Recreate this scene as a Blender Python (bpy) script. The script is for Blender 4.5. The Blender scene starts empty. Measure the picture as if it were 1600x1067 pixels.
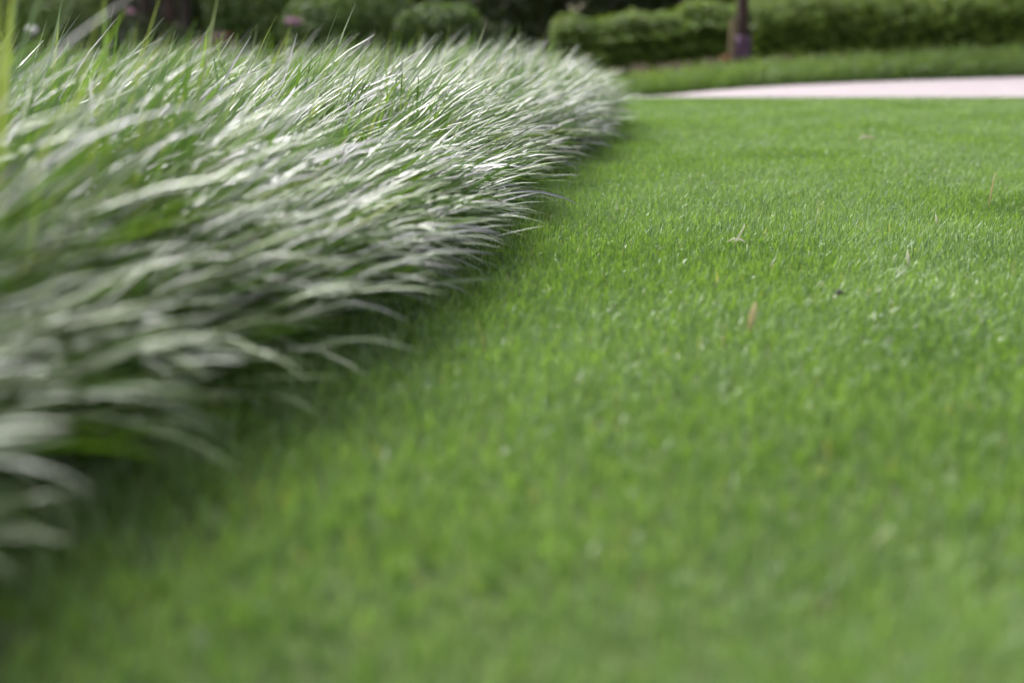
import bpy, math, random
import numpy as np
from mathutils import Vector

R = math.radians
rng = np.random.default_rng(11)
random.seed(11)
scene = bpy.context.scene
col = scene.collection

# ------------------------------------------------------------------ camera
CAM_H = 0.30
LENS = 50.0
FPX = 1600 * LENS / 36.0
PITCH = R(12.08)
cam_d = bpy.data.cameras.new("camera")
cam = bpy.data.objects.new("camera", cam_d)
col.objects.link(cam)
cam.location = (0, 0, CAM_H)
cam.rotation_euler = (math.pi / 2 - PITCH, 0, 0)
cam_d.lens = LENS
cam_d.sensor_width = 36
cam_d.clip_start = 0.02
cam_d.clip_end = 2000
cam_d.dof.use_dof = True
cam_d.dof.focus_distance = 2.2
cam_d.dof.aperture_fstop = 2.8
cam_d.dof.aperture_blades = 9
scene.camera = cam

# ------------------------------------------------------------------ sky and sun (bright overcast)
SUN_EL, SUN_AZ = 50.0, -42.0          # azimuth from +Y, negative = towards -X
world = bpy.data.worlds.new("World")
scene.world = world
world.use_nodes = True
nt = world.node_tree
nt.nodes.clear()
sky = nt.nodes.new('ShaderNodeTexSky')
sky.sky_type = 'NISHITA'
sky.sun_disc = False
sky.sun_elevation = R(SUN_EL)
sky.sun_rotation = R(SUN_AZ)
sky.air_density = 1.0
sky.dust_density = 6.0
sky.ozone_density = 1.0
hsv = nt.nodes.new('ShaderNodeHueSaturation')
hsv.inputs['Saturation'].default_value = 0.30
bg = nt.nodes.new('ShaderNodeBackground')
bg.inputs['Strength'].default_value = 0.12
wo = nt.nodes.new('ShaderNodeOutputWorld')
nt.links.new(sky.outputs[0], hsv.inputs['Color'])
nt.links.new(hsv.outputs[0], bg.inputs['Color'])
nt.links.new(bg.outputs[0], wo.inputs['Surface'])

sun_d = bpy.data.lights.new("sun", 'SUN')
sun_d.energy = 1.5
sun_d.angle = R(16)
sun_d.color = (1.0, 0.98, 0.95)
sun = bpy.data.objects.new("sun", sun_d)
col.objects.link(sun)
sdir = Vector((math.sin(R(SUN_AZ)) * math.cos(R(SUN_EL)), math.cos(R(SUN_AZ)) * math.cos(R(SUN_EL)), math.sin(R(SUN_EL))))
sun.rotation_euler = sdir.to_track_quat('Z', 'Y').to_euler()
sun.location = (0, 0, 20)

scene.view_settings.view_transform = 'Standard'
scene.view_settings.look = 'None'
scene.view_settings.exposure = 1.4
scene.view_settings.gamma = 1.0
scene.view_settings.use_curve_mapping = False
scene.render.engine = 'CYCLES'
scene.cycles.use_denoising = True
scene.cycles.max_bounces = 6
scene.cycles.diffuse_bounces = 3
scene.cycles.glossy_bounces = 2
scene.cycles.transmission_bounces = 4
scene.cycles.sample_clamp_indirect = 8.0


# ------------------------------------------------------------------ helpers
def tag(o, label=None, cat=None, group=None, kind=None):
    if label: o['label'] = label
    if cat: o['category'] = cat
    if group: o['group'] = group
    if kind: o['kind'] = kind
    return o


def ray_at(px, py, depth):
    """point seen at photo pixel (px,py) at ground distance `depth` along +Y: used to size and place things"""
    u = (px - 800) / FPX
    v = (533.5 - py) / FPX
    d = Vector((u, math.cos(PITCH) + v * math.sin(PITCH), -math.sin(PITCH) + v * math.cos(PITCH)))
    return Vector((0, 0, CAM_H)) + d * (depth / d.y)


def ground_z(x, y):
    """gentle cross fall beyond the lawn: the path rises towards +X"""
    x = np.asarray(x, float); y = np.asarray(y, float)
    zx = np.interp(x, [0.5, 0.85, 1.05, 1.61, 2.42, 3.23, 4.5], [-0.105, -0.092, -0.068, -0.022, 0.012, 0.036, 0.05])
    f = np.clip((y - 7.0) / 2.0, 0, 1); f = f * f * (3 - 2 * f)
    return zx * f


def raw_mesh(name, verts, loops, counts, attr=None, smooth=True):
    me = bpy.data.meshes.new(name)
    nv, nl, nf = len(verts), len(loops), len(counts)
    me.vertices.add(nv)
    me.vertices.foreach_set('co', np.ascontiguousarray(verts, np.float32).ravel())
    me.loops.add(nl)
    me.loops.foreach_set('vertex_index', np.ascontiguousarray(loops, np.int32))
    me.polygons.add(nf)
    starts = np.zeros(nf, np.int32); starts[1:] = np.cumsum(counts)[:-1]
    me.polygons.foreach_set('loop_start', starts)
    me.polygons.foreach_set('use_smooth', np.full(nf, smooth, bool))
    me.update(calc_edges=True)
    if attr is not None:
        a = me.attributes.new('blade', 'FLOAT_COLOR', 'POINT')
        c = np.ones((nv, 4), np.float32); c[:, :3] = attr
        a.data.foreach_set('color', c.ravel())
    return me


def obj(name, me, mat, parent=None):
    o = bpy.data.objects.new(name, me)
    col.objects.link(o)
    if mat and not me.materials: me.materials.append(mat)
    if parent: o.parent = parent
    return o


def empty(name, loc=(0, 0, 0)):
    o = bpy.data.objects.new(name, None)
    o.empty_display_size = 0.1
    o.location = loc
    col.objects.link(o)
    return o


def wave_noise(x, y, scale, seed, n=7):
    r = np.random.default_rng(seed)
    out = np.zeros_like(np.asarray(x, float))
    for i in range(n):
        a = r.uniform(0, 2 * math.pi); k = r.uniform(.6, 1.8) / scale * 2 * math.pi
        out = out + np.sin((x * math.cos(a) + y * math.sin(a)) * k + r.uniform(0, 6.28))
    return out / math.sqrt(n)


def blade_points(root, az, t0, t1, L, nseg, bend, power=1.2):
    """centre line, tangent, side and normal of arching blades; arrays (N, nseg+1, 3)"""
    N = len(root)
    S = np.linspace(0, 1, nseg + 1)
    sm = (S[1:] + S[:-1]) / 2
    P = np.zeros((N, nseg + 1, 3)); P[:, 0] = root
    ang = t0[:, None] + (t1 - t0)[:, None] * sm[None] ** power
    a = az[:, None] + bend[:, None] * sm[None]
    ds = (L / nseg)[:, None]
    step = np.stack([np.sin(ang) * np.cos(a), np.sin(ang) * np.sin(a), np.cos(ang)], -1) * ds[..., None]
    P[:, 1:] = root[:, None] + np.cumsum(step, 1)
    angS = t0[:, None] + (t1 - t0)[:, None] * S[None] ** power
    aS = az[:, None] + bend[:, None] * S[None]
    side = np.stack([-np.sin(aS), np.cos(aS), np.zeros_like(aS)], -1)
    nrm = np.stack([-np.cos(angS) * np.cos(aS), -np.cos(angS) * np.sin(aS), np.sin(angS)], -1)
    return S, P, side, nrm


def blade_mesh_data(root, az, t0, t1, L, W, nseg, roll, rnd, rnd2, bend=None, fold=0.0, tipw=0.04, power=1.2, twist=None):
    N = len(root)
    if bend is None: bend = np.zeros(N)
    S, P, side, nrm = blade_points(root, az, t0, t1, L, nseg, bend, power)
    if twist is None: twist = np.zeros(N)
    rl = roll[:, None] + twist[:, None] * S[None]
    sd = side * np.cos(rl)[..., None] + nrm * np.sin(rl)[..., None]
    nn = -side * np.sin(rl)[..., None] + nrm * np.cos(rl)[..., None]
    prof = (0.62 + 0.38 * np.clip(S * 3, 0, 1)) * np.maximum(1 - S ** 4.5, tipw)
    hw = (W[:, None] * prof[None] * 0.5)[..., None]
    A = P - sd * hw
    B = P + sd * hw
    if fold > 0:
        M = P - nn * hw * fold
        V = np.stack([A, M, B], 2); k = 3
    else:
        V = np.stack([A, B], 2); k = 2
    nv = (nseg + 1) * k
    V = V.reshape(N, nv, 3)
    q = []
    for i in range(nseg):
        for j in range(k - 1):
            q.append([i * k + j, i * k + j + 1, (i + 1) * k + j + 1, (i + 1) * k + j])
    q = np.array(q, np.int64)
    F = (q[None] + (np.arange(N) * nv)[:, None, None]).reshape(-1)
    cnt = np.full(N * len(q), 4, np.int32)
    att = np.zeros((N, nv, 3), np.float32)
    att[..., 0] = rnd[:, None]; att[..., 2] = rnd2[:, None]
    att[..., 1] = np.repeat(S, k)[None]
    return V, F, cnt, att


# ------------------------------------------------------------------ materials
def new_mat(name):
    m = bpy.data.materials.new(name); m.use_nodes = True
    n = m.node_tree; n.nodes.clear()
    out = n.nodes.new('ShaderNodeOutputMaterial')
    return m, n, out


def leaf_material(name, stops, tip=(0.45, 0.36, 0.2), tip_start=0.9, tip_share=0.4, rough=0.4, spec=0.5, trans=0.35,
                  trans_tint=(1.5, 1.6, 0.5), bump=0.0, coat=0.0, rough_var=0.1, trans_stops=None):
    m, n, out = new_mat(name)
    N, Lk = n.nodes.new, n.links.new
    at = N('ShaderNodeAttribute'); at.attribute_name = 'blade'
    sep = N('ShaderNodeSeparateColor'); Lk(at.outputs['Color'], sep.inputs[0])
    ramp = N('ShaderNodeValToRGB'); cr = ramp.color_ramp
    while len(cr.elements) < len(stops): cr.elements.new(0.5)
    for e, (p, c) in zip(cr.elements, stops):
        e.position = p; e.color = (*c, 1)
    Lk(sep.outputs[0], ramp.inputs[0])
    mr = N('ShaderNodeMapRange'); mr.inputs['From Min'].default_value = tip_start; mr.inputs['From Max'].default_value = 1.0
    Lk(sep.outputs[1], mr.inputs['Value'])
    lt = N('ShaderNodeMath'); lt.operation = 'LESS_THAN'; lt.inputs[1].default_value = tip_share
    Lk(sep.outputs[2], lt.inputs[0])
    mu = N('ShaderNodeMath'); mu.operation = 'MULTIPLY'
    Lk(mr.outputs[0], mu.inputs[0]); Lk(lt.outputs[0], mu.inputs[1])
    mix = N('ShaderNodeMix'); mix.data_type = 'RGBA'
    mix.inputs['B'].default_value = (*tip, 1)
    Lk(mu.outputs[0], mix.inputs['Factor']); Lk(ramp.outputs[0], mix.inputs['A'])
    bs = N('ShaderNodeBsdfPrincipled')
    bs.inputs['Roughness'].default_value = rough
    bs.inputs['Specular IOR Level'].default_value = spec
    bs.inputs['Coat Weight'].default_value = coat
    bs.inputs['Coat Roughness'].default_value = 0.42
    Lk(mix.outputs['Result'], bs.inputs['Base Color'])
    rv = N('ShaderNodeMapRange'); rv.inputs['To Min'].default_value = rough - rough_var; rv.inputs['To Max'].default_value = rough + rough_var
    Lk(sep.outputs[2], rv.inputs['Value']); Lk(rv.outputs[0], bs.inputs['Roughness'])
    tr = N('ShaderNodeBsdfTranslucent')
    tm = N('ShaderNodeMix'); tm.data_type = 'RGBA'; tm.blend_type = 'MULTIPLY'; tm.inputs['Factor'].default_value = 1
    tm.inputs['B'].default_value = (*trans_tint, 1)
    if trans_stops:
        r2 = N('ShaderNodeValToRGB')
        while len(r2.color_ramp.elements) < len(trans_stops): r2.color_ramp.elements.new(0.5)
        for e, (p, c) in zip(r2.color_ramp.elements, trans_stops):
            e.position = p; e.color = (*c, 1)
        Lk(sep.outputs[0], r2.inputs[0]); Lk(r2.outputs[0], tr.inputs['Color'])
    else:
        Lk(mix.outputs['Result'], tm.inputs['A']); Lk(tm.outputs['Result'], tr.inputs['Color'])
    sh = N('ShaderNodeMixShader'); sh.inputs[0].default_value = trans
    Lk(bs.outputs[0], sh.inputs[1]); Lk(tr.outputs[0], sh.inputs[2])
    Lk(sh.outputs[0], out.inputs['Surface'])
    return m


def plain_material(name, c1, c2, scale=8.0, rough=0.85, bump=0.3, detail=6, c3=None, coords='Object', spec=0.5):
    m, n, out = new_mat(name)
    N, Lk = n.nodes.new, n.links.new
    tc = N('ShaderNodeTexCoord')
    no = N('ShaderNodeTexNoise'); no.inputs['Scale'].default_value = scale; no.inputs['Detail'].default_value = detail
    no.inputs['Roughness'].default_value = 0.65
    Lk(tc.outputs[coords], no.inputs['Vector'])
    ramp = N('ShaderNodeValToRGB'); cr = ramp.color_ramp
    cr.elements[0].position = 0.32; cr.elements[0].color = (*c1, 1)
    cr.elements[1].position = 0.68; cr.elements[1].color = (*c2, 1)
    if c3:
        e = cr.elements.new(0.5); e.color = (*c3, 1)
    Lk(no.outputs['Fac'], ramp.inputs[0])
    bs = N('ShaderNodeBsdfPrincipled'); bs.inputs['Roughness'].default_value = rough; bs.inputs['Specular IOR Level'].default_value = spec
    Lk(ramp.outputs[0], bs.inputs['Base Color'])
    if bump:
        b = N('ShaderNodeBump'); b.inputs['Strength'].default_value = bump; b.inputs['Distance'].default_value = 0.02
        Lk(no.outputs['Fac'], b.inputs['Height']); Lk(b.outputs[0], bs.inputs['Normal'])
    Lk(bs.outputs[0], out.inputs['Surface'])
    return m


M = {}
M['soil'] = plain_material('soil', (0.018, 0.013, 0.008), (0.05, 0.036, 0.022), 30, 0.95, 0.6)
M['turf_soil'] = plain_material('turf_soil', (0.045, 0.075, 0.018), (0.085, 0.12, 0.03), 60, 0.95, 0.6)
M['litter'] = plain_material('leaf_litter', (0.016, 0.012, 0.008), (0.045, 0.033, 0.02), 6, 0.95, 0.6, spec=0.05)
M['paving'] = plain_material('pink_paving', (0.27, 0.225, 0.24), (0.32, 0.275, 0.29), 5, 0.7, 0.15)
M['edging'] = plain_material('edging_stone', (0.42, 0.41, 0.40), (0.5, 0.49, 0.48), 7, 0.7, 0.15)
M['bark'] = plain_material('bark', (0.022, 0.015, 0.012), (0.07, 0.05, 0.04), 14, 0.9, 0.9)
M['bark_red'] = plain_material('reddish_bark', (0.035, 0.02, 0.016), (0.085, 0.05, 0.04), 14, 0.9, 0.9)
M['wrap'] = plain_material('trunk_wrap', (0.09, 0.045, 0.09), (0.14, 0.07, 0.13), 10, 0.7, 0.4)
M['stake'] = plain_material('stake_wood', (0.17, 0.13, 0.065), (0.24, 0.185, 0.095), 18, 0.8, 0.4)


M['seed'] = plain_material('dark_seed', (0.02, 0.018, 0.016), (0.05, 0.045, 0.04), 200, 0.6, 0.3)
M['straw'] = leaf_material('straw', [(0.0, (0.66, 0.57, 0.38)), (1.0, (0.7, 0.6, 0.42))], tip_share=0, rough=0.5, trans=0.5, trans_tint=(1, 1, 1))
M['straw_pale'] = leaf_material('pale_straw', [(0.0, (0.72, 0.70, 0.60)), (1.0, (0.75, 0.72, 0.64))], tip_share=0, rough=0.5, trans=0.5, trans_tint=(1, 1, 1))
M['dry_leaf'] = leaf_material('dry_leaf', [(0.0, (0.36, 0.31, 0.23)), (1.0, (0.4, 0.35, 0.27))], tip_share=0, rough=0.6, trans=0.4, trans_tint=(1, 1, 1))
M['lawn'] = leaf_material('lawn_grass', [(0.0, (0.058, 0.125, 0.038)), (0.35, (0.13, 0.222, 0.068)), (0.8, (0.2, 0.307, 0.1)), (0.965, (0.245, 0.38, 0.13)), (0.975, (0.36, 0.30, 0.16)), (1.0, (0.46, 0.40, 0.26))],
                          tip=(0.50, 0.56, 0.38), tip_start=0.82, tip_share=0.4, rough=0.42, spec=0.85, trans=0.38, trans_tint=(1.25, 1.35, 0.4))  # pale tips are dry cut ends with sparkle put into their colour
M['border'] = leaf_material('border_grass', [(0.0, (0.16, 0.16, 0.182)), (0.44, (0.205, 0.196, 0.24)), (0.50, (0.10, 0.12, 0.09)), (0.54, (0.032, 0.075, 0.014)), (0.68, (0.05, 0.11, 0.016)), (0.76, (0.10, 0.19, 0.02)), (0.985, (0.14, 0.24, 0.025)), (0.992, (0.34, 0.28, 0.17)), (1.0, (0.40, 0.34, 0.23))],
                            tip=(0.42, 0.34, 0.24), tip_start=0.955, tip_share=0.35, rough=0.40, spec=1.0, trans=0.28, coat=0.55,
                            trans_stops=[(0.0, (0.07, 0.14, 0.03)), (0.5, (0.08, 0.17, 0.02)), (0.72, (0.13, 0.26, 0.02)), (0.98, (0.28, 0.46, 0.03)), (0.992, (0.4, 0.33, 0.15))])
M['strip'] = leaf_material('far_border_grass', [(0.0, (0.085, 0.145, 0.055)), (1.0, (0.15, 0.215, 0.105))], rough=0.5, spec=0.35, trans=0.3)
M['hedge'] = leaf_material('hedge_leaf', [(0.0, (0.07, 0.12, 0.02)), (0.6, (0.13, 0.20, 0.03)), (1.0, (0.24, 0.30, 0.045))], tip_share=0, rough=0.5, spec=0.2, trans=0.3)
M['shrub'] = leaf_material('shrub_leaf', [(0.0, (0.045, 0.08, 0.02)), (0.6, (0.08, 0.135, 0.035)), (1.0, (0.15, 0.21, 0.06))], tip_share=0, rough=0.5, spec=0.2, trans=0.3)
M['maroon'] = leaf_material('maroon_leaf', [(0.0, (0.04, 0.012, 0.012)), (1.0, (0.10, 0.028, 0.025))], tip_share=0, rough=0.5, spec=0.35, trans=0.25, trans_tint=(1.3, 0.6, 0.5))
M['tree'] = leaf_material('tree_leaf', [(0.0, (0.03, 0.05, 0.014)), (1.0, (0.07, 0.11, 0.025))], tip_share=0, rough=0.5, spec=0.35, trans=0.3)
M['wood'] = leaf_material('woodland_leaf', [(0.0, (0.022, 0.032, 0.012)), (0.6, (0.04, 0.055, 0.018)), (1.0, (0.06, 0.08, 0.025))], tip_share=0, rough=0.6, spec=0.25, trans=0.25)
M['pink'] = leaf_material('pink_petal', [(0.0, (0.34, 0.19, 0.27)), (1.0, (0.44, 0.28, 0.36))], tip_share=0, rough=0.6, spec=0.3, trans=0.3, trans_tint=(1, 1, 1))
M['cream'] = leaf_material('cream_petal', [(0.0, (0.42, 0.36, 0.28)), (1.0, (0.52, 0.46, 0.38))], tip_share=0, rough=0.6, spec=0.3, trans=0.3, trans_tint=(1, 1, 1))
M['white'] = leaf_material('highlight_petal', [(0.0, (0.80, 0.77, 0.79)), (1.0, (0.86, 0.84, 0.86))], tip_share=0, rough=0.5, spec=0.4, trans=0.2, trans_tint=(1, 1, 1))
M['orange'] = leaf_material('orange_petal', [(0.0, (0.34, 0.16, 0.09)), (1.0, (0.44, 0.22, 0.13))], tip_share=0, rough=0.6, spec=0.3, trans=0.25, trans_tint=(1, 1, 1))


# ------------------------------------------------------------------ the bed edge (plan curve)
ED = np.array([(-0.6, -0.56), (0.3, -0.44), (0.75, -0.36), (0.93, -0.33), (1.38, -0.225), (1.85, -0.15), (2.3, -0.09), (3.0, 0.0), (4.0, 0.155), (4.7, 0.24), (5.05, 0.25)])
BED_END = 5.45
CORNER = 0.45


def edge_x(y):
    x = np.interp(y, ED[:, 0], ED[:, 1])
    t = np.clip((np.asarray(y) - (BED_END - CORNER)) / CORNER, 0, 1)
    return x - 0.55 * (1 - np.sqrt(np.clip(1 - t * t, 0, 1)))


def bed_dist(x, y):
    """distance inside the bed from its lawn side (positive inside)"""
    e = edge_x(y) - x
    return np.where(np.asarray(y) > BED_END, -1.0, np.minimum(e * 0.99, (BED_END - y) + 0.0))


# ------------------------------------------------------------------ ground sheets
def grid_sheet(name, x0, x1, y0, y1, nx, ny, mat, dz=0.0, zfun=ground_z):
    xs = np.linspace(x0, x1, nx + 1); ys = np.linspace(y0, y1, ny + 1)
    X, Y = np.meshgrid(xs, ys)
    Z = zfun(X, Y) + dz
    V = np.stack([X, Y, Z], -1).reshape(-1, 3)
    i = np.arange(nx)[None] + np.arange(ny)[:, None] * (nx + 1)
    F = np.stack([i, i + 1, i + nx + 2, i + nx + 1], -1).reshape(-1)
    return obj(name, raw_mesh(name, V, F, np.full(nx * ny, 4, np.int32)), mat)


# one sheet to the horizon, finer near the place
def ground_sheet():
    xs = np.concatenate([np.linspace(-600, -14, 9)[:-1], np.linspace(-14, 14, 57), np.linspace(14, 600, 9)[1:]])
    ys = np.concatenate([np.linspace(-300, -2, 6)[:-1], np.linspace(-2, 18, 41), np.linspace(18, 900, 10)[1:]])
    X, Y = np.meshgrid(xs, ys)
    Z = ground_z(X, Y) - 0.012
    nx, ny = len(xs) - 1, len(ys) - 1
    V = np.stack([X, Y, Z], -1).reshape(-1, 3)
    i = np.arange(nx)[None] + np.arange(ny)[:, None] * (nx + 1)
    F = np.stack([i, i + 1, i + nx + 2, i + nx + 1], -1).reshape(-1)
    return obj('ground', raw_mesh('ground', V, F, np.full(nx * ny, 4, np.int32)), M['litter'])


tag(ground_sheet(), 'dark earth and leaf litter under the planting', kind='structure')
tag(grid_sheet('lawn_ground', -4.5, 7.0, -2.0, 7.0, 24, 24, M['turf_soil'], 0.0), 'earth under the mown lawn', kind='structure')

# planted bed soil: a low mound following the edge curve
ys = np.linspace(-0.6, BED_END, 60)
us = np.linspace(0, 1, 24)
V = []
for y in ys:
    e = float(edge_x(y)) + 0.02
    for u in us:
        x = e + (-4.2 - e) * u
        V.append((x, y, 0.006 + 0.02 * min(1, u * 20) * min(1, (BED_END - y) * 5)))
nx = len(us) - 1; ny = len(ys) - 1
i = np.arange(nx)[None] + np.arange(ny)[:, None] * (nx + 1)
F = np.stack([i, i + nx + 1, i + nx + 2, i + 1], -1).reshape(-1)
tag(obj('bed_soil', raw_mesh('bed_soil', np.array(V), F, np.full(nx * ny, 4, np.int32)), M['soil']), 'dark soil of the planted bed', kind='structure')


def far_edge(x):
    return 9.15 + 0.12 * np.sin(np.asarray(x) * 0.5)


# path: a slab with a real thickness between the lawn and the far strip
xs = np.linspace(-9, 12, 85)
V = []; F = []
for x in xs:
    for y in np.linspace(7.06, float(far_edge(x)), 9):
        V.append((x, y, float(ground_z(x, y)) + 0.012 - 0.012 * 0))
n = 9
for a in range(len(xs) - 1):
    for b in range(n - 1):
        F += [a * n + b, (a + 1) * n + b, (a + 1) * n + b + 1, a * n + b + 1]
tag(obj('path', raw_mesh('path', np.array(V), np.array(F), np.full(len(F) // 4, 4, np.int32)), M['paving']), 'pale pink garden path beyond the lawn', kind='structure')


def bar_mesh(name, pts, w, h, z0):
    """a low bar of rectangular section along plan points"""
    V = []; F = []; C = []
    for k, (x, y) in enumerate(pts):
        z = float(ground_z(x, y)) + z0
        V += [(x, y - w / 2, z), (x, y - w / 2 + 0.006, z + h), (x, y + w / 2 - 0.006, z + h), (x, y + w / 2, z)]
    for k in range(len(pts) - 1):
        a, b = k * 4, k * 4 + 4
        for j in range(3):
            F += [a + j, b + j, b + j + 1, a + j + 1]; C.append(4)
    F += [0, 1, 2, 3]; C.append(4)
    e = (len(pts) - 1) * 4
    F += [e + 3, e + 2, e + 1, e]; C.append(4)
    return raw_mesh(name, np.array(V), np.array(F), np.array(C, np.int32), smooth=False)


tag(obj('path_edging', bar_mesh('path_edging', [(x, 7.03) for x in np.linspace(-9, 12, 43)], 0.06, 0.018, -0.010), M['edging']), 'pale stone edging between lawn and path', kind='structure')


# ------------------------------------------------------------------ lawn grass
def make_lawn():
    n_try = 3000000
    y = rng.uniform(0.22, 7.0, n_try)
    x = rng.uniform(-3.6, 3.6, n_try)
    cell = 6.78 * 7.2 / n_try
    e = bed_dist(x, y)
    inside = (e < 0.05) & (x < 0.38 * y + 0.75) & (x > -0.42 * y - 0.55)
    dens = np.interp(y, [0.2, 0.9, 1.5, 2.9, 3.6, 5.0, 7.0], [34000, 36000, 52000, 54000, 34000, 17000, 11000])
    behind = (x < edge_x(np.minimum(y, BED_END)) - 0.1)
    dens = np.where(behind, 3500, dens)
    off = np.maximum(x - (0.36 * y + 0.12), 0)
    dens = dens * np.exp(-off * 1.2)
    keep = inside & (rng.random(n_try) < dens * cell)
    x, y, e = x[keep], y[keep], e[keep]
    N = len(x)
    pn = wave_noise(x, y, 0.35, 5); pn2 = wave_noise(x, y, 0.9, 6); pn3 = wave_noise(x, y, 0.12, 9)
    H = rng.normal(0.0185, 0.0042, N) * (1 + 0.07 * pn + 0.03 * pn3)
    near = np.clip(1 - (-e) / 0.16, 0, 1)            # uncut blades close to the bed
    H = H * (1 + near * rng.uniform(0.0, 1.1, N))
    tall = rng.random(N) < 0.004
    H = np.where(tall, H * rng.uniform(1.3, 1.8, N), H)
    H = np.clip(H, 0.015, 0.085)
    W = rng.uniform(0.0011, 0.0021, N) * np.interp(y, [0, 3.0, 7.0], [1.1, 1, 1.35])
    az = rng.uniform(0, 2 * np.pi, N) + 0.0
    az = np.where(rng.random(N) < 0.35, 1.4 * pn2 + rng.normal(0, .6, N), az)
    t0 = np.abs(rng.normal(0, 0.22, N))
    t1 = t0 + np.abs(rng.normal(0.45, 0.5, N))
    rnd = np.clip(rng.normal(0.47, 0.26, N) + 0.09 * pn2 + 0.08 * pn, 0, 0.96)
    dry = rng.random(N) < 0.005 * (1 + 0.8 * pn3)
    rnd = np.where(dry, rng.uniform(0.97, 1, N), rnd)
    root = np.stack([x, y, np.zeros(N)], -1)
    # five-vertex blade: base pair, middle pair, tip
    S, P, side, nrm = blade_points(root, az, t0, t1, H, 2, np.zeros(N), 1.0)
    roll = rng.uniform(-0.9, 0.9, N)
    sd = side * np.cos(roll)[:, None, None] + nrm * np.sin(roll)[:, None, None]
    hw = (W * 0.5)[:, None]
    V = np.stack([P[:, 0] - sd[:, 0] * hw * .8, P[:, 0] + sd[:, 0] * hw * .8, P[:, 1] - sd[:, 1] * hw, P[:, 1] + sd[:, 1] * hw, P[:, 2]], 1)
    loc = np.array([0, 1, 3, 2, 2, 3, 4])
    F = (loc[None] + (np.arange(N) * 5)[:, None]).reshape(-1)
    cnt = np.tile(np.array([4, 3], np.int32), N)
    att = np.zeros((N, 5, 3), np.float32)
    att[..., 0] = rnd[:, None]; att[..., 1] = np.array([0, 0, .5, .5, 1])[None]; att[..., 2] = rng.random(N)[:, None]
    print('lawn blades', N)
    return raw_mesh('lawn_grass', V.reshape(-1, 3), F, cnt, att.reshape(-1, 3))


tag(obj('lawn_grass', make_lawn(), M['lawn']), 'short mown bright green lawn grass beside the bed', 'grass', kind='stuff')


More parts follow.
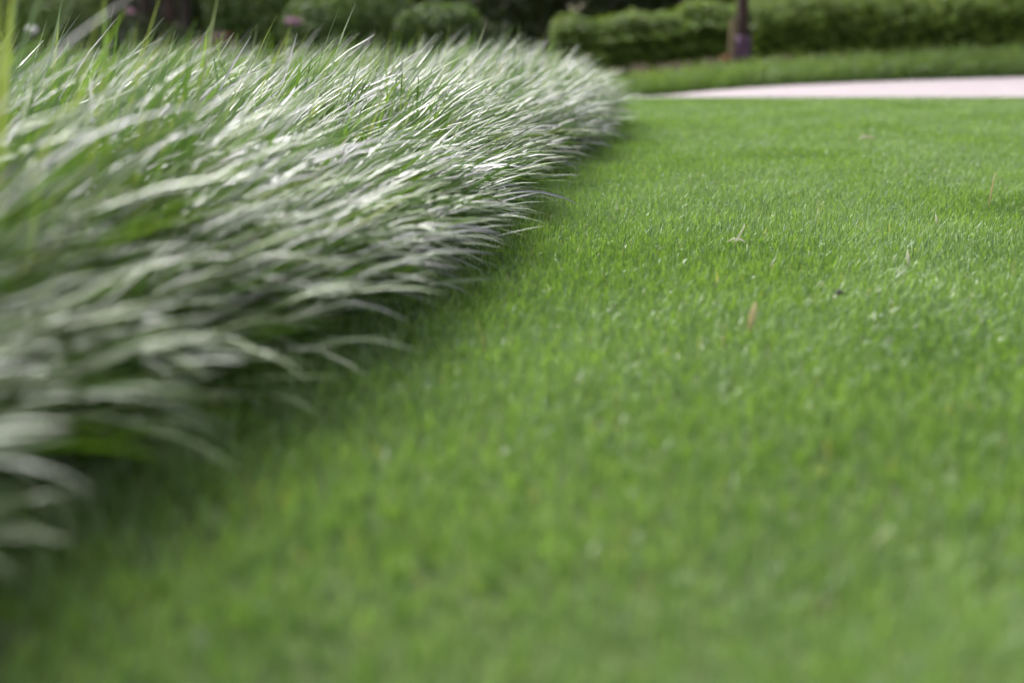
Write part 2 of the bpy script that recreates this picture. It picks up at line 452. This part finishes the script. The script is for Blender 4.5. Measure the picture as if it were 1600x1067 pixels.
# ------------------------------------------------------------------ the bed of long arching grass
def make_border():
    root_l = []; e_l = []
    # clumps: dense at the lawn side, wider apart inside
    def clump_pts(n, emin, emax, ymin, ymax):
        y = rng.uniform(ymin, ymax, n * 3); u = rng.uniform(emin, emax, n * 3)
        x = edge_x(np.minimum(y, BED_END)) - u
        e = bed_dist(x, y)
        ok = (e > 0.0) & (x > -0.45 * np.maximum(y, 0) - 0.85)
        return np.stack([x, y], -1)[ok][:n], e[ok][:n]
    sets = []
    for (n, a, b, y0, y1, per) in [(360, 0.0, 0.18, 0.25, BED_END, 17), (440, 0.12, 0.6, -0.1, BED_END, 18),
                                   (520, 0.5, 1.5, 0.2, BED_END, 13), (380, 1.4, 3.4, 2.0, BED_END, 12), (230, 0.0, 0.13, 0.5, 2.6, 16)]:
        p, e = clump_pts(n, a, b, y0, y1)
        sets.append((p, e, per))
    X = []; E = []; CA = []
    for p, e, per in sets:
        k = np.maximum(rng.poisson(per, len(p)), 6)
        idx = np.repeat(np.arange(len(p)), k)
        a = rng.uniform(0, 2 * np.pi, len(idx)); r = np.abs(rng.normal(0, 0.022, len(idx)))
        X.append(p[idx] + np.stack([np.cos(a) * r, np.sin(a) * r], -1)); E.append(e[idx]); CA.append(a)
    X = np.concatenate(X); E = np.concatenate(E); CA = np.concatenate(CA)
    n_deep = len(idx)
    thin = rng.random(len(X)) > 0.30 * np.clip((1.7 - X[:, 1]) / 0.4, 0, 1) * (E < 0.35) * (np.arange(len(X)) < len(X) - n_deep)
    X, E, CA = X[thin], E[thin], CA[thin]
    N = len(X)
    deep = (np.arange(N) >= N - n_deep)          # short low leaves by the lawn, deep green puts shade into the colour
    # the whole bed leans out over the lawn (+X), clumps fan around that
    pn = wave_noise(X[:, 0], X[:, 1], 0.5, 21)
    base = -0.10 + 0.16 * pn
    endt = np.clip((X[:, 1] - (BED_END - 0.6)) / 0.6, 0, 1)
    base = base + endt * 0.5
    fan = np.where(rng.random(N) < 0.22, 1.15, 0.44)
    az = base + rng.normal(0, 1, N) * fan
    edge = np.exp(-E / 0.16)                  # 1 at the lawn side
    t0 = R(12) + rng.random(N) * R(24) + edge * rng.random(N) * R(42)
    t1 = R(40) + rng.random(N) * R(40) + edge * (R(20) + rng.random(N) * R(45))
    up = rng.random(N) < np.where(E > 0.10, np.interp(X[:, 1], [1.2, 1.8], [0.18, 0.08]), 0.02)
    t0 = np.where(up, rng.uniform(R(4), R(18), N), t0)
    t1 = np.where(up, rng.uniform(R(10), R(45), N), t1)
    Lg = rng.uniform(0.21, 0.32, N) * (1 + 0.08 * pn) * np.where(E > 0.16, np.interp(X[:, 1], [0.8, 1.5, 2.0, 3.6, 4.6], [1.46, 1.26, 1.10, 1.03, 1.16]), np.interp(X[:, 1], [1.0, 2.0, 3.6, 4.6], [1.0, 1.05, 1.03, 1.16])) * (1 - 0.42 * np.exp(-E / 0.10))
    Lg = np.where(up, Lg * rng.uniform(0.80, 1.02, N), Lg)
    short = rng.random(N) < 0.2
    Lg = np.where(short, Lg * rng.uniform(0.5, 0.8, N), Lg)
    W = rng.uniform(0.0038, 0.0074, N) * np.where(up, 1.25, 1.0)
    roll = rng.normal(0, 0.28, N)
    twist = rng.normal(0, 0.36, N)
    bend = rng.normal(0, 0.22, N)
    rnd = np.clip(rng.normal(0.47, 0.27, N) + 0.14 * np.clip((E - 0.25) / 0.5, 0, 1) + 0.17 * np.clip((1.5 - X[:, 1]) / 0.5, 0, 1), 0, 0.985)  # sky sheen on the lawn side and near-end shade put into the colour
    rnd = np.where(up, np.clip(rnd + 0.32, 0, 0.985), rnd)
    rnd = np.where((rng.random(N) < 0.004) & (X[:, 1] > 1.6), 0.996, rnd)
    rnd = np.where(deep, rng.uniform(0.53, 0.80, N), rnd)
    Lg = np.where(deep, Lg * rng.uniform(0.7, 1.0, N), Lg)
    rnd2 = rng.random(N)
    root = np.stack([X[:, 0], X[:, 1], np.full(N, 0.012)], -1)
    print('border blades', N)
    # which blades show most from the lawn side: splat points into a coarse depth buffer
    S, P, side, nrm = blade_points(root, az, t0, t1, Lg, 14, bend)
    pts = P.reshape(-1, 3)
    rel = pts - np.array([0, 0, CAM_H])
    dz = rel[:, 1] * math.cos(PITCH) - rel[:, 2] * math.sin(PITCH)
    vy = rel[:, 1] * math.sin(PITCH) + rel[:, 2] * math.cos(PITCH)
    u = 800 + FPX * rel[:, 0] / np.maximum(dz, 0.02); v = 533.5 - FPX * vy / np.maximum(dz, 0.02)
    owner = np.repeat(np.arange(N), 15)
    ok = (dz > 0.15) & (u > 0) & (u < 1600) & (v > 0) & (v < 1067)
    cellid = (v // 6).astype(int) * 300 + (u // 6).astype(int)
    idx = np.nonzero(ok)[0]
    order = idx[np.lexsort((dz[idx], cellid[idx]))]
    first = np.ones(len(order), bool); first[1:] = cellid[order][1:] != cellid[order][:-1]
    win = order[first]
    score = np.bincount(owner[win], weights=1.0 / dz[win], minlength=N)
    score = np.where((np.bincount(owner[win], minlength=N) >= 4), score, 0)
    # too close to the lens: keep the view clear
    cl = np.zeros(N, bool)
    close = (np.linalg.norm(rel, axis=1) < 0.33)
    cl[np.unique(owner[close])] = True
    score[cl] = 0
    rank = np.argsort(-score)
    big = np.zeros(N, bool); big[rank[:300]] = score[rank[:300]] > 0
    keep_mass = ~big & ~cl

    root_o = tag(empty('grass_border', (-0.8, 2.4, 0.0)), 'broad bed of long arching grey-green grass leaning over the lawn', 'border grass')
    inv = np.array(root_o.location)

    def data(sel, nseg, fold):
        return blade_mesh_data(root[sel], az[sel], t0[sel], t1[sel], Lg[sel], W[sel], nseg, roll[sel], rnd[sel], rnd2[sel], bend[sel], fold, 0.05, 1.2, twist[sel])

    # individually visible blades
    sel = np.nonzero(big)[0]
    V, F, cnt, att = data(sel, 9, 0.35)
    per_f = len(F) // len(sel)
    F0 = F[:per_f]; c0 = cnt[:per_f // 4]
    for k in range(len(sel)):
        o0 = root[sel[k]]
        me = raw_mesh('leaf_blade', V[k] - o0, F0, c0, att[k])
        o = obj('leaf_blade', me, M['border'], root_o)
        o.location = Vector(o0 - inv)
    # everything else: the lawn side finer, the inside coarser
    fr = keep_mass & (E < 0.45); bk = keep_mass & ~(E < 0.45)
    Vs = []; Fs = []; Cs = []; As = []; base_n = 0
    for s, ns, fo in ((fr, 7, 0.35), (bk, 5, 0.35)):
        s = np.nonzero(s)[0]
        V, F, cnt, att = data(s, ns, fo)
        V = V.reshape(-1, 3)
        Vs.append(V - inv); Fs.append(F + base_n); Cs.append(cnt); As.append(att.reshape(-1, 3)); base_n += len(V)
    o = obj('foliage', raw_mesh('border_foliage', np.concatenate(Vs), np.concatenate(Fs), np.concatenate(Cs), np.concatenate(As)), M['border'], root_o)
    tag(o, kind='stuff')


make_border()


# ------------------------------------------------------------------ strip of border grass across the path
def make_strip():
    n = 30000
    x = rng.uniform(-6.5, 8.0, n); w = rng.random(n) ** 1.2 * 1.25
    y = far_edge(x) + 0.05 + w
    tall = np.interp(x, [-6, 0.9, 3.4, 8], [0.8, 0.82, 1.06, 1.1]) * (1 + 0.10 * wave_noise(x, y, 0.5, 31))
    e = np.exp(-w / 0.12)
    az = -np.pi / 2 + rng.normal(0, 0.9, n) + np.where(rng.random(n) < .3, rng.uniform(-3, 3, n), 0)
    t0 = R(6) + rng.random(n) * R(22) + e * rng.random(n) * R(25)
    t1 = R(30) + rng.random(n) * R(45) + e * R(25)
    L = rng.uniform(0.17, 0.27, n) * tall
    root = np.stack([x, y, ground_z(x, y) - 0.01], -1)
    root_o = tag(empty('grass_strip', (1.0, 9.5, 0)), 'low strip of grey-green border grass along far side of pale path', 'border grass')
    V, F, c, a = blade_mesh_data(root, az, t0, t1, L, rng.uniform(.005, .009, n), 4, rng.normal(0, .5, n), rng.random(n), rng.random(n))
    o = obj('foliage', raw_mesh('strip_foliage', V.reshape(-1, 3) - np.array(root_o.location), F, c, a.reshape(-1, 3)), M['strip'], root_o)
    tag(o, kind='stuff')


make_strip()


# ------------------------------------------------------------------ leaves and stems
def leaf_cloud(name, P, D, size, rnd):
    """one small folded leaf per point, D its facing"""
    N = len(P)
    D = D / np.maximum(np.linalg.norm(D, axis=1, keepdims=True), 1e-6)
    r = rng.normal(0, 1, (N, 3))
    A = np.cross(D, r); A /= np.maximum(np.linalg.norm(A, axis=1, keepdims=True), 1e-6)
    B = np.cross(D, A)
    s = size[:, None]
    V = np.stack([P - A * s * .5, P + B * s * .28 + D * s * .06, P + A * s * .5, P - B * s * .28 + D * s * .06], 1)
    loc = np.array([0, 1, 2, 0, 2, 3])
    F = (loc[None] + (np.arange(N) * 4)[:, None]).reshape(-1)
    att = np.zeros((N, 4, 3), np.float32)
    att[..., 0] = rnd[:, None]; att[..., 1] = 0.3; att[..., 2] = rng.random(N)[:, None]
    return raw_mesh(name, V.reshape(-1, 3), F, np.full(2 * N, 3, np.int32), att.reshape(-1, 3), smooth=False)


def tube_mesh(name, paths, sides=7):
    """tapered tubes: list of [(point, radius), ...]"""
    V = []; F = []; C = []
    for path in paths:
        b = len(V)
        for k, (p, r) in enumerate(path):
            p = Vector(p)
            q = Vector(path[min(k + 1, len(path) - 1)][0]) - Vector(path[max(k - 1, 0)][0])
            q.normalize()
            a = q.orthogonal().normalized(); c = q.cross(a)
            for j in range(sides):
                t = 2 * math.pi * j / sides
                rr = r * (1 + 0.08 * math.sin(3 * t + k))
                V.append(p + (a * math.cos(t) + c * math.sin(t)) * rr)
        for k in range(len(path) - 1):
            for j in range(sides):
                j2 = (j + 1) % sides
                F += [b + k * sides + j, b + k * sides + j2, b + (k + 1) * sides + j2, b + (k + 1) * sides + j]; C.append(4)
        e = b + (len(path) - 1) * sides
        F += [e + j for j in range(sides)]; C.append(sides)
        F += [b + sides - 1 - j for j in range(sides)]; C.append(sides)
    return raw_mesh(name, np.array([tuple(v) for v in V]), np.array(F), np.array(C, np.int32))


def make_hedge(x0, x1, y, depth, h0, h1, label, n, mat, seed):
    root_o = tag(empty('clipped_hedge', ((x0 + x1) / 2, y, float(ground_z((x0 + x1) / 2, y)))), label, 'hedge')
    inv = np.array(root_o.location)
    r = np.random.default_rng(seed)
    x = r.uniform(x0, x1, n)
    top = np.interp(x, [x0, x1], [h0, h1]) * (1 + 0.05 * wave_noise(x, x * 0, 0.7, seed))
    # points near the outside of a rounded box section
    ang = r.uniform(-0.35, np.pi + 0.35, n)
    cx, cz = np.cos(ang), np.sin(ang)
    k = 1 / np.maximum(np.abs(cx) ** 4 + np.abs(np.maximum(cz, -0.2)) ** 4, 1e-6) ** 0.25
    dep = 1 - np.abs(r.normal(0, 0.16, n))
    bump = 1 + 0.09 * wave_noise(x, ang, 0.6, seed + 1) + 0.09 * wave_noise(x, ang, 0.25, seed + 2)
    yy = y + cx * k * dep * bump * depth / 2
    zz = np.maximum(top * 0.42 + cz * k * dep * bump * top * 0.58, 0.02) + ground_z(x, yy)
    endf = np.minimum(x - x0, x1 - x)
    keep = r.random(n) < np.clip(0.4 + endf / 0.15, 0, 1)
    P = np.stack([x, yy, zz], -1)[keep]
    D = np.stack([r.normal(0, .6, n), cx, cz + 0.4], -1)[keep] + r.normal(0, .5, (keep.sum(), 3))
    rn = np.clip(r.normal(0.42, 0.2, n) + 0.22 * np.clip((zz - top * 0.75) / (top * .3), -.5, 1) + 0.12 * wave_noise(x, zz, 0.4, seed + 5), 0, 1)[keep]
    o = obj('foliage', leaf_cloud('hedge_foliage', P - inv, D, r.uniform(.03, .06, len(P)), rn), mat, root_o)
    tag(o, kind='stuff')
    paths = []
    for k in range(int((x1 - x0) / 0.28)):
        bx = x0 + 0.14 + k * 0.28 + r.uniform(-.06, .06); by = y + r.uniform(-.06, .06)
        gz = float(ground_z(bx, by))
        hh = float(np.interp(bx, [x0, x1], [h0, h1]))
        for q in range(3):
            paths.append([(np.array((bx, by, gz - .03)) - inv, .014), (np.array((bx + r.uniform(-.1, .1), by + r.uniform(-.1, .1), gz + hh * .5)) - inv, .009), (np.array((bx + r.uniform(-.2, .2), by + r.uniform(-.15, .15), gz + hh * .88)) - inv, .003)])
    obj('stems', tube_mesh('hedge_stems', paths, 5), M['bark'], root_o)
    return root_o


make_hedge(0.35, 2.12, 13.0, 0.9, 0.52, 0.58, 'lower dark green clipped hedge between long grass and staked tree', 26000, M['hedge'], 41)
make_hedge(2.05, 7.6, 12.9, 1.0, 0.62, 0.80, 'taller clipped hedge with yellow-green top beside staked tree', 60000, M['hedge'], 42)


def make_shrub(name, px, depth, w, h, label, mat, n, seed, cat='shrub', group=None, lsize=(.035, .07)):
    r = np.random.default_rng(seed)
    x = (px - 800) / FPX * (depth * math.cos(PITCH) + .06)
    gz = float(ground_z(x, depth))
    root_o = tag(empty(name, (x, depth, gz)), label, cat, group)
    # several lobes
    P = []; D = []; RN = []
    lobes = [(0, 0, h * .55, w * .5, h * .45)]
    for k in range(7):
        a = r.uniform(0, 6.28); q = r.uniform(.25, .42) * w
        s = r.uniform(.22, .34)
        lobes.append((math.cos(a) * q, math.sin(a) * q, h * r.uniform(.25, .75), w * s, h * s))
    for (lx, ly, lz, rw, rh) in lobes:
        m = int(n * (rw * rw) / sum(l[3] ** 2 for l in lobes))
        d = r.normal(0, 1, (m, 3)); d /= np.linalg.norm(d, axis=1, keepdims=True)
        rad = 1 - np.abs(r.normal(0, .18, m))
        p = np.array((lx, ly, lz)) + d * rad[:, None] * np.array((rw, rw, rh))
        P.append(p); D.append(d + np.array((0, 0, .4)) + r.normal(0, .5, (m, 3))); RN.append(np.clip(r.normal(.45, .22, m) + .15 * d[:, 2], 0, 1))
    P = np.concatenate(P); D = np.concatenate(D); RN = np.concatenate(RN)
    ok = P[:, 2] > 0.02
    o = obj('foliage', leaf_cloud(name + '_foliage', P[ok], D[ok], r.uniform(*lsize, ok.sum()), RN[ok]), mat, root_o)
    tag(o, kind='stuff')
    paths = []
    for k in range(6):
        a = r.uniform(0, 6.28); q = r.uniform(.1, .35) * w
        paths.append([((r.uniform(-.04, .04), r.uniform(-.04, .04), -.04), .016), ((math.cos(a) * q * .5, math.sin(a) * q * .5, h * .4), .010), ((math.cos(a) * q, math.sin(a) * q, h * .8), .004)])
    obj('stems', tube_mesh(name + '_stems', paths, 5), M['bark'], root_o)
    return root_o


make_shrub('rounded_shrub', 505, 12.2, .60, .75, 'rounded green shrub just right of the pink flower cluster', M['shrub'], 5000, 51)
make_shrub('rounded_shrub', 590, 12.9, .75, .95, 'rounded green shrub second from the pink flower cluster', M['shrub'], 6000, 52)
make_shrub('rounded_shrub', 680, 12.0, .62, .70, 'rounded green shrub third from the pink flower cluster', M['shrub'], 5000, 53)
make_shrub('rounded_shrub', 735, 14.5, .70, .62, 'small dull green shrub beside the dark gap under the trees', M['wood'], 4000, 54)
make_shrub('rounded_shrub', 405, 13.8, .8, 1.0, 'loose green shrub behind the maroon-leaved bush', M['shrub'], 5000, 55)
make_shrub('maroon_shrub', 338, 11.6, .40, .42, 'small maroon-leaved bush behind the long grass', M['maroon'], 3000, 56)
make_shrub('rounded_shrub', 215, 13.0, .85, .62, 'dark grey-green shrub below the small pink blossom', M['wood'], 4500, 57)
make_shrub('rounded_shrub', 110, 12.5, .75, .80, 'grey-green shrub at far left beside the thin trunk', M['shrub'], 4500, 58)
make_shrub('rounded_shrub', -20, 12.8, .9, .9, 'leafy shrub at the very left edge behind long grass', M['shrub'], 5000, 59)


# ------------------------------------------------------------------ flowers
def make_flower(name, px, py, depth, size, n, label, mat, seed, heads=1, spread=0.0, flat=0.6):
    r = np.random.default_rng(seed)
    c = ray_at(px, py, depth)
    gz = float(ground_z(c.x, depth))
    root_o = tag(empty(name, (c.x, depth, gz)), label, 'flower')
    h = c.z - gz
    for k in range(heads):
        ox, oz = (r.uniform(-spread, spread), r.uniform(-spread * .4, spread * .4)) if heads > 1 else (0, 0)
        d = r.normal(0, 1, (n, 3)); d /= np.linalg.norm(d, axis=1, keepdims=True)
        P = np.array((ox, 0, h + oz)) + d * np.array((1, 1, flat)) * size * .5 * r.uniform(.75, 1, (n, 1))
        obj('blossom', leaf_cloud(name + '_blossom', P, d, np.full(n, size * .42), r.random(n)), mat, root_o)
        obj('stem', tube_mesh(name + '_stem', [[((ox * .2, 0, -.03), .006), ((ox * .6, .01, h * .5), .005), ((ox, 0, h + oz - size * .2), .003)]], 5), M['strip'], root_o)
    P = []; D = []
    for k in range(26):
        z = r.uniform(.05, .75) * h; a = r.uniform(0, 6.28)
        P.append((math.cos(a) * .05, math.sin(a) * .05, z)); D.append((math.cos(a) * .4, math.sin(a) * .4, 1))
    obj('leaves', leaf_cloud(name + '_leaves', np.array(P), np.array(D), r.uniform(.06, .10, 26), r.random(26)), M['shrub'], root_o)


make_flower('pink_flower', 458, 34, 11.2, .13, 70, 'flat pink flower cluster beside the green shrubs', M['pink'], 61, flat=.4)
make_flower('pink_flower', 203, 18, 11.5, .08, 50, 'single small pale pink blossom against dark trunks', M['pink'], 62)
make_flower('highlight_flower', 50, 47, 10.9, .085, 60, 'bright white blossom, made-up stand-in for a highlight at far left', M['white'], 63)  # blossom made up in place of an unidentified white highlight
make_flower('cream_flower', 895, 10, 13.2, .05, 45, 'loose cream flowers against the dark gap left of hedge', M['cream'], 64, heads=3, spread=.09)


# ------------------------------------------------------------------ trees
def make_tree(px, depth, rad, h, crown_w, label, bark, n, seed, lean=0.0, crown_base=0.45, group='trees beyond the hedge'):
    r = np.random.default_rng(seed)
    x = (px - 800) / FPX * (depth * math.cos(PITCH) + .06)
    gz = float(ground_z(x, depth))
    root_o = tag(empty('broadleaf_tree', (x, depth, gz)), label, 'tree', group)
    trunk = []
    for k in range(9):
        t = k / 8
        trunk.append(((lean * t * h * .1 + .05 * math.sin(3 * t + seed), .05 * math.cos(2.3 * t + seed), -.06 + t * h * .85), rad * (1.25 - .25 * min(1, t * 8)) * (1 - .8 * t)))
    paths = [trunk]
    tips = []
    for k in range(9):
        t = r.uniform(crown_base, .85); a = r.uniform(0, 6.28)
        b = Vector(trunk[int(t * 8)][0]); l = crown_w * r.uniform(.25, .48)
        m = b + Vector((math.cos(a) * l * .5, math.sin(a) * l * .5, l * .35)); e = b + Vector((math.cos(a) * l, math.sin(a) * l, l * .5))
        paths.append([(b, rad * .35), (m, rad * .22), (e, rad * .07)])
        tips += [m, e]
    obj('trunk', tube_mesh('tree_trunk', paths, 9), bark, root_o)
    P = []; D = []
    cl = tips + [Vector(trunk[k][0]) for k in (6, 7, 8)]
    per = n // len(cl)
    for c in cl:
        s = crown_w * r.uniform(.13, .22)
        d = r.normal(0, 1, (per, 3)); d /= np.linalg.norm(d, axis=1, keepdims=True)
        P.append(np.array(c) + d * (r.random((per, 1)) ** .5) * s * np.array((1, 1, .75)) + r.normal(0, s * .15, (per, 3))); D.append(d + np.array((0, 0, .6)))
    P = np.concatenate(P); D = np.concatenate(D)
    o = obj('crown', leaf_cloud('tree_crown', P, D, r.uniform(.08, .16, len(P)), r.random(len(P))), M['tree'], root_o)
    return root_o


specs = [
    (62, 17.0, .11, 6.5, 4.0, 'brown trunk of the tree at far left above white highlight blossom', 'bark_red'),
    (131, 14.5, .035, 5.0, 2.6, 'thin pale tree trunk at left behind the grey-green shrub', 'stake'),
    (272, 16.0, .075, 6.5, 4.0, 'dark reddish tree trunk left of the maroon bush', 'bark_red'),
    (300, 18.5, .07, 6.5, 4.0, 'darker slim tree trunk nearest the maroon bush', 'bark'),
    (236, 20.0, .10, 7.0, 4.5, 'grey tree trunk behind the small pink blossom', 'bark'),
    (770, 27.0, .09, 7.5, 5.0, 'dark tree trunk beside the rounded green shrubs', 'bark'),
    (835, 28.0, .09, 7.5, 5.0, 'dark trunk in the shadow left of cream flowers', 'bark'),
    (932, 26.0, .085, 6.8, 4.2, 'reddish brown trunk behind the lower hedge', 'bark_red'),
    (1000, 27.0, .09, 7.5, 5.0, 'brown trunk behind middle of lower hedge', 'bark_red'),
    (1075, 24.0, .13, 7.5, 5.0, 'dark trunk behind the lower hedge close to staked tree', 'bark'),
    (1290, 19.0, .11, 7.0, 4.6, 'tree behind the taller hedge left of its middle', 'bark'),
    (1480, 22.0, .12, 7.5, 5.0, 'tree behind the taller hedge towards its right end', 'bark'),
]
for k, (px, d, rad, h, cw, lab, bk) in enumerate(specs):
    make_tree(px, d, rad, h, cw, lab, M[bk], 2600, 70 + k)

# staked tree in front of the hedges
st = make_tree(1151, 12.0, .056, 5.2, 2.6, 'slim tree with purple wrapped foot between the two hedges', M['bark_red'], 2600, 90, group=None)
if 'group' in st: del st['group']
wr = []
for k in range(6):
    t = k / 5
    wr.append(((0.05 * math.sin(3 * t * .06 + 90), .05 * math.cos(90 + .1 * t), 0.02 + .30 * t), .066 - .004 * t + .002 * (k % 2)))
obj('trunk_wrap', tube_mesh('trunk_wrap', wr and [wr], 12), M['wrap'], st)
gz = float(ground_z(1.87, 11.9))
sk = obj('tree_stake', tube_mesh('tree_stake', [[((0, 0, -.05), .019), ((.004, 0, .2), .019), ((.01, 0, .44), .018), ((.011, 0, .452), .012)]], 8), M['stake'])
sk.location = ((1139 - 800) / FPX * 11.75, 11.9, gz)
tag(sk, 'tan wooden stake beside the purple wrapped tree', 'stake')
make_flower('orange_flower', 1133, 92, 11.7, .085, 60, 'small orange flower at the foot of the staked tree', M['orange'], 65)


# ------------------------------------------------------------------ far wood that closes the view
def make_wood():
    n = 120000
    x = rng.uniform(-26, 30, n)
    dep = rng.random(n)
    y = 24 + dep * 9 + 1.2 * wave_noise(x, x * 0, 6, 101)
    zmax = (2.6 + 1.8 * dep) * (1 + 0.25 * wave_noise(x, y, 5, 102))
    z = rng.random(n) ** 1.2 * zmax
    P = np.stack([x, y, z + ground_z(x, y)], -1)
    D = rng.normal(0, 1, (n, 3)) + np.array((0, -.5, .6))
    rn = np.clip(rng.normal(.4, .22, n) + .15 * wave_noise(x, z, 1.5, 103), 0, 1)
    return leaf_cloud('woodland', P, D, rng.uniform(.14, .34, n), rn)


tag(obj('woodland', make_wood(), M['wood']), 'dark undergrowth of the wood behind hedge and trees', 'woodland', kind='stuff')


# ------------------------------------------------------------------ bits lying in the lawn
def curl(name, px, py, depth, path, width, thick, label, cat, mat, face=(0.25, 1, 0.2)):
    """a dry blade: a thin bent strip with thickness along local path points (metres)"""
    c = ray_at(px, py, depth)
    V = []; F = []; C = []
    n = len(path)
    for k, p in enumerate(path):
        p = Vector(p)
        t = Vector(path[min(k + 1, n - 1)]) - Vector(path[max(k - 1, 0)]); t.normalize()
        s = t.cross(Vector(face)).normalized()
        nn = s.cross(t)
        w = width * .5 * (1 - .75 * abs(2 * k / (n - 1) - 1) ** 2.5)
        for a, b in ((-1, -1), (1, -1), (1, 1), (-1, 1)):
            V.append(p + s * w * a + nn * thick * .5 * b)
    for k in range(n - 1):
        for j in range(4):
            j2 = (j + 1) % 4
            F += [k * 4 + j, k * 4 + j2, k * 4 + 4 + j2, k * 4 + 4 + j]; C.append(4)
    F += [3, 2, 1, 0]; C.append(4)
    e = (n - 1) * 4
    F += [e, e + 1, e + 2, e + 3]; C.append(4)
    me = raw_mesh(name, np.array([tuple(v) for v in V]), np.array(F), np.array(C, np.int32))
    o = obj(name, me, mat)
    o.location = c
    tag(o, label, cat)
    return o


def gdepth(py, z=0.0):
    v = (533.5 - py) / FPX
    zz = -math.sin(PITCH) + v * math.cos(PITCH)
    return (CAM_H - z) / -zz * (math.cos(PITCH) + v * math.sin(PITCH))


d = gdepth(515, .012)
curl('dry_straw', 1174, 515, d, [(-.002, 0, -.004), (-.001, -.001, .008), (.001, -.002, .018), (.003, -.002, .028)], .0062, .0008, 'short upright tan straw standing in the lawn', 'straw', M['straw'])
d = gdepth(416, .012)
curl('dry_straw', 1417, 416, d, [(.002, 0, -.004), (.001, -.001, .008), (-.001, -.002, .022)], .0042, .0007, 'thin whitish upright sliver of straw in the lawn', 'straw', M['straw_pale'])
d = gdepth(217, .034)
curl('fallen_leaf', 1357, 217, d, [(-.026, 0, .002), (-.009, .003, .005), (.008, .004, .003), (.024, .002, -.003)], .015, .001, 'pale dry leaf lying on the far lawn near path', 'leaf', M['dry_leaf'], (0.1, -0.25, 1))
d = gdepth(335, .0)
curl('grass_stalk', 1542, 335, d, [(0, 0, 0), (.003, -.002, .03), (.006, -.003, .055), (.008, -.003, .072)], .0024, .0008, 'tall thin yellowish stem standing above the lawn at right', 'grass stalk', M['straw'])
d = gdepth(383, .028)
curl('dry_straw', 1150, 381, d, [(-.012, 0, .003), (-.004, -.003, .007), (.006, -.003, .006), (.013, 0, .002)], .0026, .0007, 'pale straw lying level across the sharp part of lawn', 'straw', M['straw_pale'])
curl('dry_straw', 1152, 379, d + .02, [(-.004, 0, -.004), (.001, -.004, .008), (.006, -.004, .018), (.009, -.003, .026)], .0024, .0007, 'pale straw leaning up beside the level straw', 'straw', M['straw_pale'])
d = gdepth(352, .022)
curl('dry_straw', 1461, 352, d, [(.003, 0, -.002), (.001, -.002, .008), (-.001, -.003, .018)], .0036, .0007, 'tiny white straw tip in sharp lawn left of tall stem', 'straw', M['straw_pale'])
d = gdepth(458, .028)
sd = obj('dark_seed', tube_mesh('dark_seed', [[((-.004, 0, 0), .001), ((-.002, 0, .0008), .0028), ((.001, 0, .001), .0030), ((.004, 0, .0004), .0012)]], 8), M['seed'])
sd.location = ray_at(1312, 458, d)
tag(sd, 'tiny dark seed caught in the lawn blades', 'seed')
